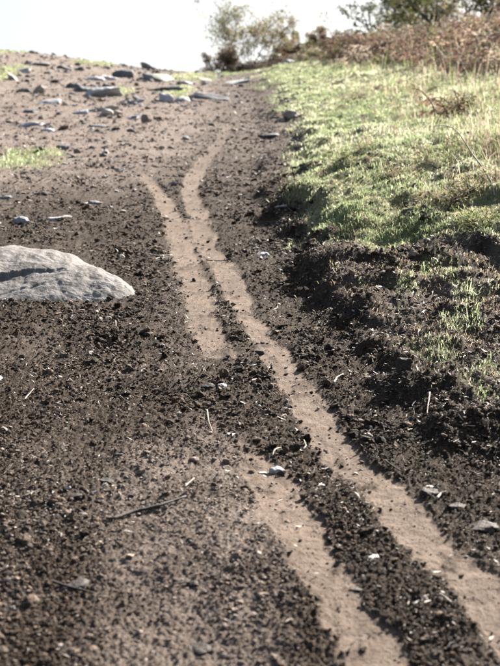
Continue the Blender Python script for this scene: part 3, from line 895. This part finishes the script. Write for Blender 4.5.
# ------------------------------------------------------------------ leafy cards helper: leaves as small folded diamonds
def leaves_mesh(pos, direc, length, width, tint, name):
    """pos, direc: n x 3; each leaf a creased diamond of four triangles"""
    n = len(pos)
    d = direc / np.linalg.norm(direc, axis=1, keepdims=True)
    r = rng.standard_normal((n, 3)); s = np.cross(d, r); s /= np.linalg.norm(s, axis=1, keepdims=True) + 1e-9
    u_ = np.cross(s, d)
    L = np.asarray(length).reshape(-1, 1); W = np.asarray(width).reshape(-1, 1)
    V = np.stack([pos, pos + d * L * .5 + s * W * .5 + u_ * W * .15, pos + d * L, pos + d * L * .5 - s * W * .5 + u_ * W * .15], 1)
    b = (np.arange(n) * 4)[:, None]
    T = np.concatenate([np.array([[0, 1, 2]]) + b, np.array([[0, 2, 3]]) + b])
    me = mesh_np(name, V.reshape(-1, 3), [T], smooth=False)
    set_color(me, 'tint', np.repeat(tint, 4, axis=0))
    return me

# ------------------------------------------------------------------ bracken
def frond(base, az, L, rr):
    """returns leaf positions, directions, lengths for a drooping dead frond, and its stalk points"""
    pts = []
    up = rr.uniform(0.55, 1.25)
    dirv = Vector((math.cos(az), math.sin(az), 0))
    n = 9
    p = Vector(base); ang = up + 0.35
    for i in range(n + 1):
        pts.append(p.copy())
        p = p + (dirv * math.cos(ang) + Vector((0, 0, 1)) * math.sin(ang)) * (L / n)
        ang -= rr.uniform(0.08, 0.34)
    pos, dr, ln = [], [], []
    side = dirv.cross(Vector((0, 0, 1)))
    for i in range(2, n + 1):
        f = i / n
        w = L * 0.34 * (1 - f) ** 0.7 + 0.03
        for s in (-1, 1):
            d0 = (side * s + dirv * 0.35 + Vector((0, 0, -rr.uniform(0.1, 0.8)))).normalized()
            q = pts[i].copy()
            m = 3
            for j in range(m):
                pos.append(q + d0 * w * j / m); ln.append(w / m * 1.5)
                dr.append(d0 + Vector((rr.gauss(0, .45), rr.gauss(0, .45), rr.gauss(0, .45))))
    return pts, pos, dr, ln

def bracken_build(spots, name, seed=3, single=False, **props):
    rr = random.Random(seed)
    x0, y0 = spots[0][:2]
    o0 = np.array([x0, y0, float(H(np.array([x0]), np.array([y0]))[0])])
    root = link(name, None, **props); root.location = o0
    acc = []
    for (x, y, hgt) in spots:
        z = float(H(np.array([x]), np.array([y]))[0])
        shade = rr.choice([(0.19, 0.125, 0.093), (0.26, 0.185, 0.14), (0.13, 0.082, 0.064), (0.36, 0.30, 0.235), (0.17, 0.165, 0.085)])
        for k in range(rr.randint(5, 8)):
            L = hgt * rr.uniform(0.8, 1.25)
            pts, pos, dr, ln = frond((x + rr.gauss(0, .10), y + rr.gauss(0, .10), z - 0.02), rr.uniform(0, 6.283), L, rr)
            V, F = tube_mesh(pts, [0.006 * (1 - 0.7 * i / len(pts)) + .0015 for i in range(len(pts))], 3)
            g = math.exp(rr.gauss(0, .28))
            acc.append(([v[:] for v in V], F, [p[:] for p in pos], [d[:] for d in dr], ln, [(shade[0] * g, shade[1] * g, shade[2] * g)] * len(pos)))
    def emit(items):
        SV, SF, LP, LD, LL, LT = [], [], [], [], [], []
        for v, f, p, d, l, t in items:
            b = len(SV); SV += v; SF += [tuple(i + b for i in ff) for ff in f]
            LP += p; LD += d; LL += l; LT += t
        sm = bpy.data.meshes.new('stalk'); sm.from_pydata([tuple(np.array(v) - o0) for v in SV], [], SF); sm.update()
        LL = np.array(LL)
        if single:       # stalk and leaflets of one frond are one piece
            lm = leaves_mesh(np.array(LP) - o0, np.array(LD), LL, LL * 0.42, np.array(LT), 'frond')
            bm = bmesh.new(); bm.from_mesh(lm); bm.from_mesh(sm)
            cl = bm.verts.layers.float_color['tint']
            for v in list(bm.verts)[len(LP) * 4:]: v[cl] = (0.12, 0.085, 0.06, 1)
            bm.to_mesh(lm); bm.free()
            link('frond', lm, M_BRACKEN, root)
            return
        fr = link('frond', leaves_mesh(np.array(LP) - o0, np.array(LD), LL, LL * 0.42, np.array(LT), 'frond'), M_BRACKEN, root)
        st = link('stalk', sm, M_STICK, fr)
        if not single:
            st['kind'] = fr['kind'] = 'stuff'
    if single:
        for it in acc: emit([it])
    else:
        emit(acc)
    return root

rr = random.Random(5)
spots = []
tries = 0
while len(spots) < 330 and tries < 9000:
    tries += 1
    y = rr.uniform(13, 41)
    x = rr.uniform(0.6, 0.235 * y + 0.8)
    # thicket edge, in pixels: lower boundary of the brown band
    px = 250 + x / y * FPX
    xmin = np.interp(y, [13, 16, 20, 26, 33, 41], [4.0, 3.7, 3.5, 2.9, 1.6, 0.9])
    if x < xmin + rr.gauss(0, 0.25): continue
    if rr.random() > (0.35 + 0.65 * min(1, (x - xmin) / 1.0)) * (0.25 if y < 20 else 0.6 if y < 26 else 1): continue
    if any((x - a) ** 2 + (y - b) ** 2 < 0.10 for a, b, _ in spots): continue
    hg = rr.uniform(0.55, 1.05) * (0.75 + 0.35 * min(1, max(0, x - xmin) / 1.5))
    spots.append((x, y, hg))
for k in range(46):
    y = rr.uniform(36.5, 40.0)
    spots.append(((rr.uniform(206, 345) - 250) / FPX * y, y, rr.uniform(0.25, 0.55)))
bracken_build(spots, 'bracken_thicket', kind='stuff', label='brown withered bracken thicket along the top of the bank', category='bracken')

for i, (px, py, hg, lab) in enumerate([
        (345, 62, 0.55, 'low brown bracken clump at the left tip of the thicket'),
        (300, 61, 0.40, 'small brown fern clump on the brow right of the two boulders'),
        (330, 60, 0.50, 'brown fern clump on the skyline between boulders and thicket'),
        (455, 118, 0.45, 'lone withered fern in the turf below the thicket at the right'),
        (392, 92, 0.40, 'withered fern at the lower edge of the thicket, in line with the tall dark weed')]):
    x, y, z = hit(px, py)
    bracken_build([(x, y, hg)], 'bracken_plant', seed=40 + i, single=True, label=lab, category='fern', group='single withered ferns')

# ------------------------------------------------------------------ shrubs and trees
def woody(name, x, y, height, spread, stems, depth, leaf_len, leaf_w, leaf_n, tints, label, cat, seed, up=0.9, droop=0.0, leafy_from=2, wood=M_BARK, r0=0.02, open_=1.0, group=None, crown='crown', trunk='trunk', zoff=0.0):
    r = random.Random(seed)
    z = float(H(np.array([x]), np.array([y]))[0])
    STEMS, LP, LD = [], [], []
    def grow(p, d, L, rad, lev):
        n = 4
        pts = [p.copy()]; q = p.copy(); dd = d.copy()
        for i in range(n):
            dd = (dd + Vector((r.gauss(0, .16), r.gauss(0, .16), r.gauss(0, .10) + (0.06 * up if lev else 0) - droop * 0.05))).normalized()
            q = q + dd * (L / n); pts.append(q.copy())
        v, f = tube_mesh(pts, [rad * (1 - 0.6 * i / n) for i in range(n + 1)], 6 if lev < 2 else 3)
        V, F = STEMS[-1]
        b = len(V); V.extend(v); F.extend(tuple(i + b for i in ff) for ff in f)
        if lev >= leafy_from or lev == depth:
            for _ in range(leaf_n if lev == depth else leaf_n // 2):
                t = r.uniform(0.15, 1.0) * n; i = min(int(t), n - 1)
                c = pts[i].lerp(pts[i + 1], t - i)
                LP.append((c + Vector((r.gauss(0, 1), r.gauss(0, 1), r.gauss(0, 1))) * leaf_len * 0.55)[:])
                LD.append((dd * 0.6 + Vector((r.gauss(0, .7), r.gauss(0, .7), r.gauss(0, .6)))) [:])
        if lev < depth:
            for k in range(r.randint(3, 5) if lev else r.randint(4, 6)):
                t = r.uniform(0.25, 1.0) * n; i = min(int(t), n - 1)
                c = pts[i].lerp(pts[i + 1], t - i)
                side = Vector((r.gauss(0, 1), r.gauss(0, 1), r.gauss(0, .5))).normalized()
                nd_ = (dd * (0.75 / open_) + side * 0.75 * open_).normalized()
                grow(c, nd_, L * r.uniform(0.42, 0.68), rad * 0.5, lev + 1)
    for s in range(stems):
        STEMS.append(([], []))
        a = r.uniform(0, 6.283)
        d = Vector((math.cos(a) * spread, math.sin(a) * spread, up)).normalized()
        grow(Vector((r.gauss(0, .05), r.gauss(0, .05), -0.04)), d, height * r.uniform(0.5, 0.68), r0, 0)
    root = link(name, None, label=label, category=cat)
    if group: root['group'] = group
    root.location = (x, y, z + zoff)
    for V, F in STEMS:
        tm = bpy.data.meshes.new(trunk); tm.from_pydata([v[:] for v in V], [], F); tm.update()
        for p in tm.polygons: p.use_smooth = True
        link(trunk, tm, wood, root)
    LP, LD = np.array(LP), np.array(LD)
    n = len(LP)
    ln = leaf_len * np.exp(rng.standard_normal(n) * 0.25)
    tn = np.array(tints)[rng.integers(0, len(tints), n)] * np.exp(rng.standard_normal((n, 1)) * 0.25)
    link(crown, leaves_mesh(LP, LD, ln, ln * leaf_w, tn, 'crown'), M_LEAF, root)
    print(name, 'leaves', n)
    return root

GORSE = [(0.13, 0.15, 0.060), (0.18, 0.19, 0.080), (0.21, 0.165, 0.10), (0.30, 0.25, 0.085)]
DARKG = [(0.045, 0.065, 0.028), (0.075, 0.10, 0.042), (0.11, 0.125, 0.065)]
BROWN = [(0.27, 0.185, 0.14), (0.36, 0.27, 0.20), (0.19, 0.165, 0.095)]
DEADW = [(0.34, 0.28, 0.20), (0.26, 0.21, 0.14), (0.24, 0.25, 0.12)]
WEED = [(0.14, 0.18, 0.07), (0.22, 0.26, 0.11), (0.30, 0.27, 0.15)]

def at(px, d):      # ground point on the ray column px at distance d
    return (px - 250) / FPX * d, d

for px, d, hg, spr, st, ln, tint, sd, lab in [
        (248, 38.5, 2.75, 0.72, 8, 6, GORSE, 101, 'open straggly gorse bush standing tallest alone against the white sky'),
        (222, 38.0, 1.0, 1.0, 6, 8, BROWN, 102, 'low brownish bush at the left foot of the tall gorse'),
        (266, 39.0, 1.7, 0.7, 6, 9, BROWN + GORSE, 103, 'brown scrubby bush right beside the tall gorse, behind the dark boulder'),
        (290, 39.5, 0.8, 1.0, 6, 14, BROWN, 109, 'low brown scrub on the skyline right of the gorse'),
        (304, 40.5, 0.9, 0.9, 6, 14, BROWN + GORSE, 110, 'low olive scrub on the skyline left of the small sapling'),
        (314, 41.0, 1.4, 0.5, 4, 9, DARKG + GORSE, 104, 'small dark green sapling poking above the scrub skyline'),
        (328, 40.0, 1.0, 0.9, 6, 14, BROWN, 111, 'brown scrub between the small sapling and the bracken thicket')]:
    x, y = at(px, d)
    woody('gorse_bush', x, y, hg, spr, st, 3, 0.06, 0.42, ln, tint, lab, 'bush', sd, r0=0.014, trunk='stem')
x, y = at(384, 40.0)
woody('scrub_tree', x, y, 2.7, 0.7, 5, 3, 0.09, 0.45, 9, DARKG, 'dark green scrub tree above the bracken, cut by the top edge', 'tree', 105, r0=0.035, trunk='stem')
x, y = at(440, 37.0)
woody('scrub_tree', x, y, 2.7, 0.85, 6, 3, 0.09, 0.45, 9, DARKG + GORSE, 'broad dark green scrub tree in the middle of the right skyline', 'tree', 106, r0=0.035, trunk='stem')
x, y = at(490, 38.0)
woody('scrub_tree', x, y, 2.6, 0.85, 6, 3, 0.09, 0.45, 9, BROWN + DARKG, 'brownish scrub tree at the top right corner', 'tree', 107, r0=0.03, trunk='stem')
x, y = at(418, 42.0)
woody('scrub_tree', x, y, 2.6, 0.7, 5, 3, 0.09, 0.45, 8, DARKG + BROWN, 'scrub tree behind, between the two dark green ones', 'tree', 108, r0=0.03, trunk='stem')

for i, (px, py, hg, tint, lab) in enumerate([
        (395, 75, 0.55, DARKG, 'tall dark weed standing out below the bracken'),
        (345, 160, 0.20, WEED, 'green weed in the turf near the grass edge'),
        (420, 92, 0.40, WEED, 'bushy green weed at the lower edge of the bracken'),
        (462, 118, 0.42, WEED, 'leggy green weed beside the lone withered fern'),
        (480, 150, 0.40, WEED, 'leggy green weed at the right edge above the long bramble stem'),
        (438, 165, 0.28, WEED, 'green weed in the middle of the worn turf'),
        (395, 178, 0.22, DEADW, 'straw brown dead weed in the middle of the turf'),
        (440, 205, 0.20, DEADW, 'straw brown dead weed lowest in the turf towards the right'),
        (365, 150, 0.22, DEADW, 'straw brown dead weed near the green weed at the grass edge'),
        (485, 225, 0.22, WEED, 'low green weed by the right edge over the eroded bank'),
        (470, 190, 0.25, DEADW, 'straw brown twiggy weed beside the bramble stem'),
        (352, 100, 0.25, DEADW, 'straw brown dead weed in the upper turf left of the bracken')]):
    x, y, z = hit(px, py)
    woody('weed', x, y, hg, 1.5, 6, 2, 0.030, 0.22, 4, tint, lab, 'weed', 200 + i, r0=0.004, leafy_from=1, crown='leaves', trunk='stem', wood=M_STICK, group='weeds in the turf')

def bramble(px, py, dx, hgt, label, seed):
    r = random.Random(seed)
    x, y, z = hit(px, py)
    pts = [Vector((0, 0, -0.02))]
    for i in range(1, 9):
        t = i / 8
        pts.append(Vector((dx * t + r.gauss(0, .012), 0.15 * t + r.gauss(0, .012), hgt * math.sin(t * 1.7) / math.sin(1.57))))
    V, F = tube_mesh(pts, [0.006 * (1 - 0.6 * i / 8) for i in range(9)], 5)
    me = bpy.data.meshes.new('bramble_stem'); me.from_pydata([v[:] for v in V], [], F); me.update()
    o = link('bramble_stem', me, M_STRAW, label=label, category='bramble'); o.location = (x, y, z)
bramble(496, 196, -0.35, 0.45, 'long bare bramble stem leaning left over the turf at the right edge', 1)
bramble(448, 200, 0.12, 0.30, 'pale upright bramble stem in the turf left of the long leaning one', 2)
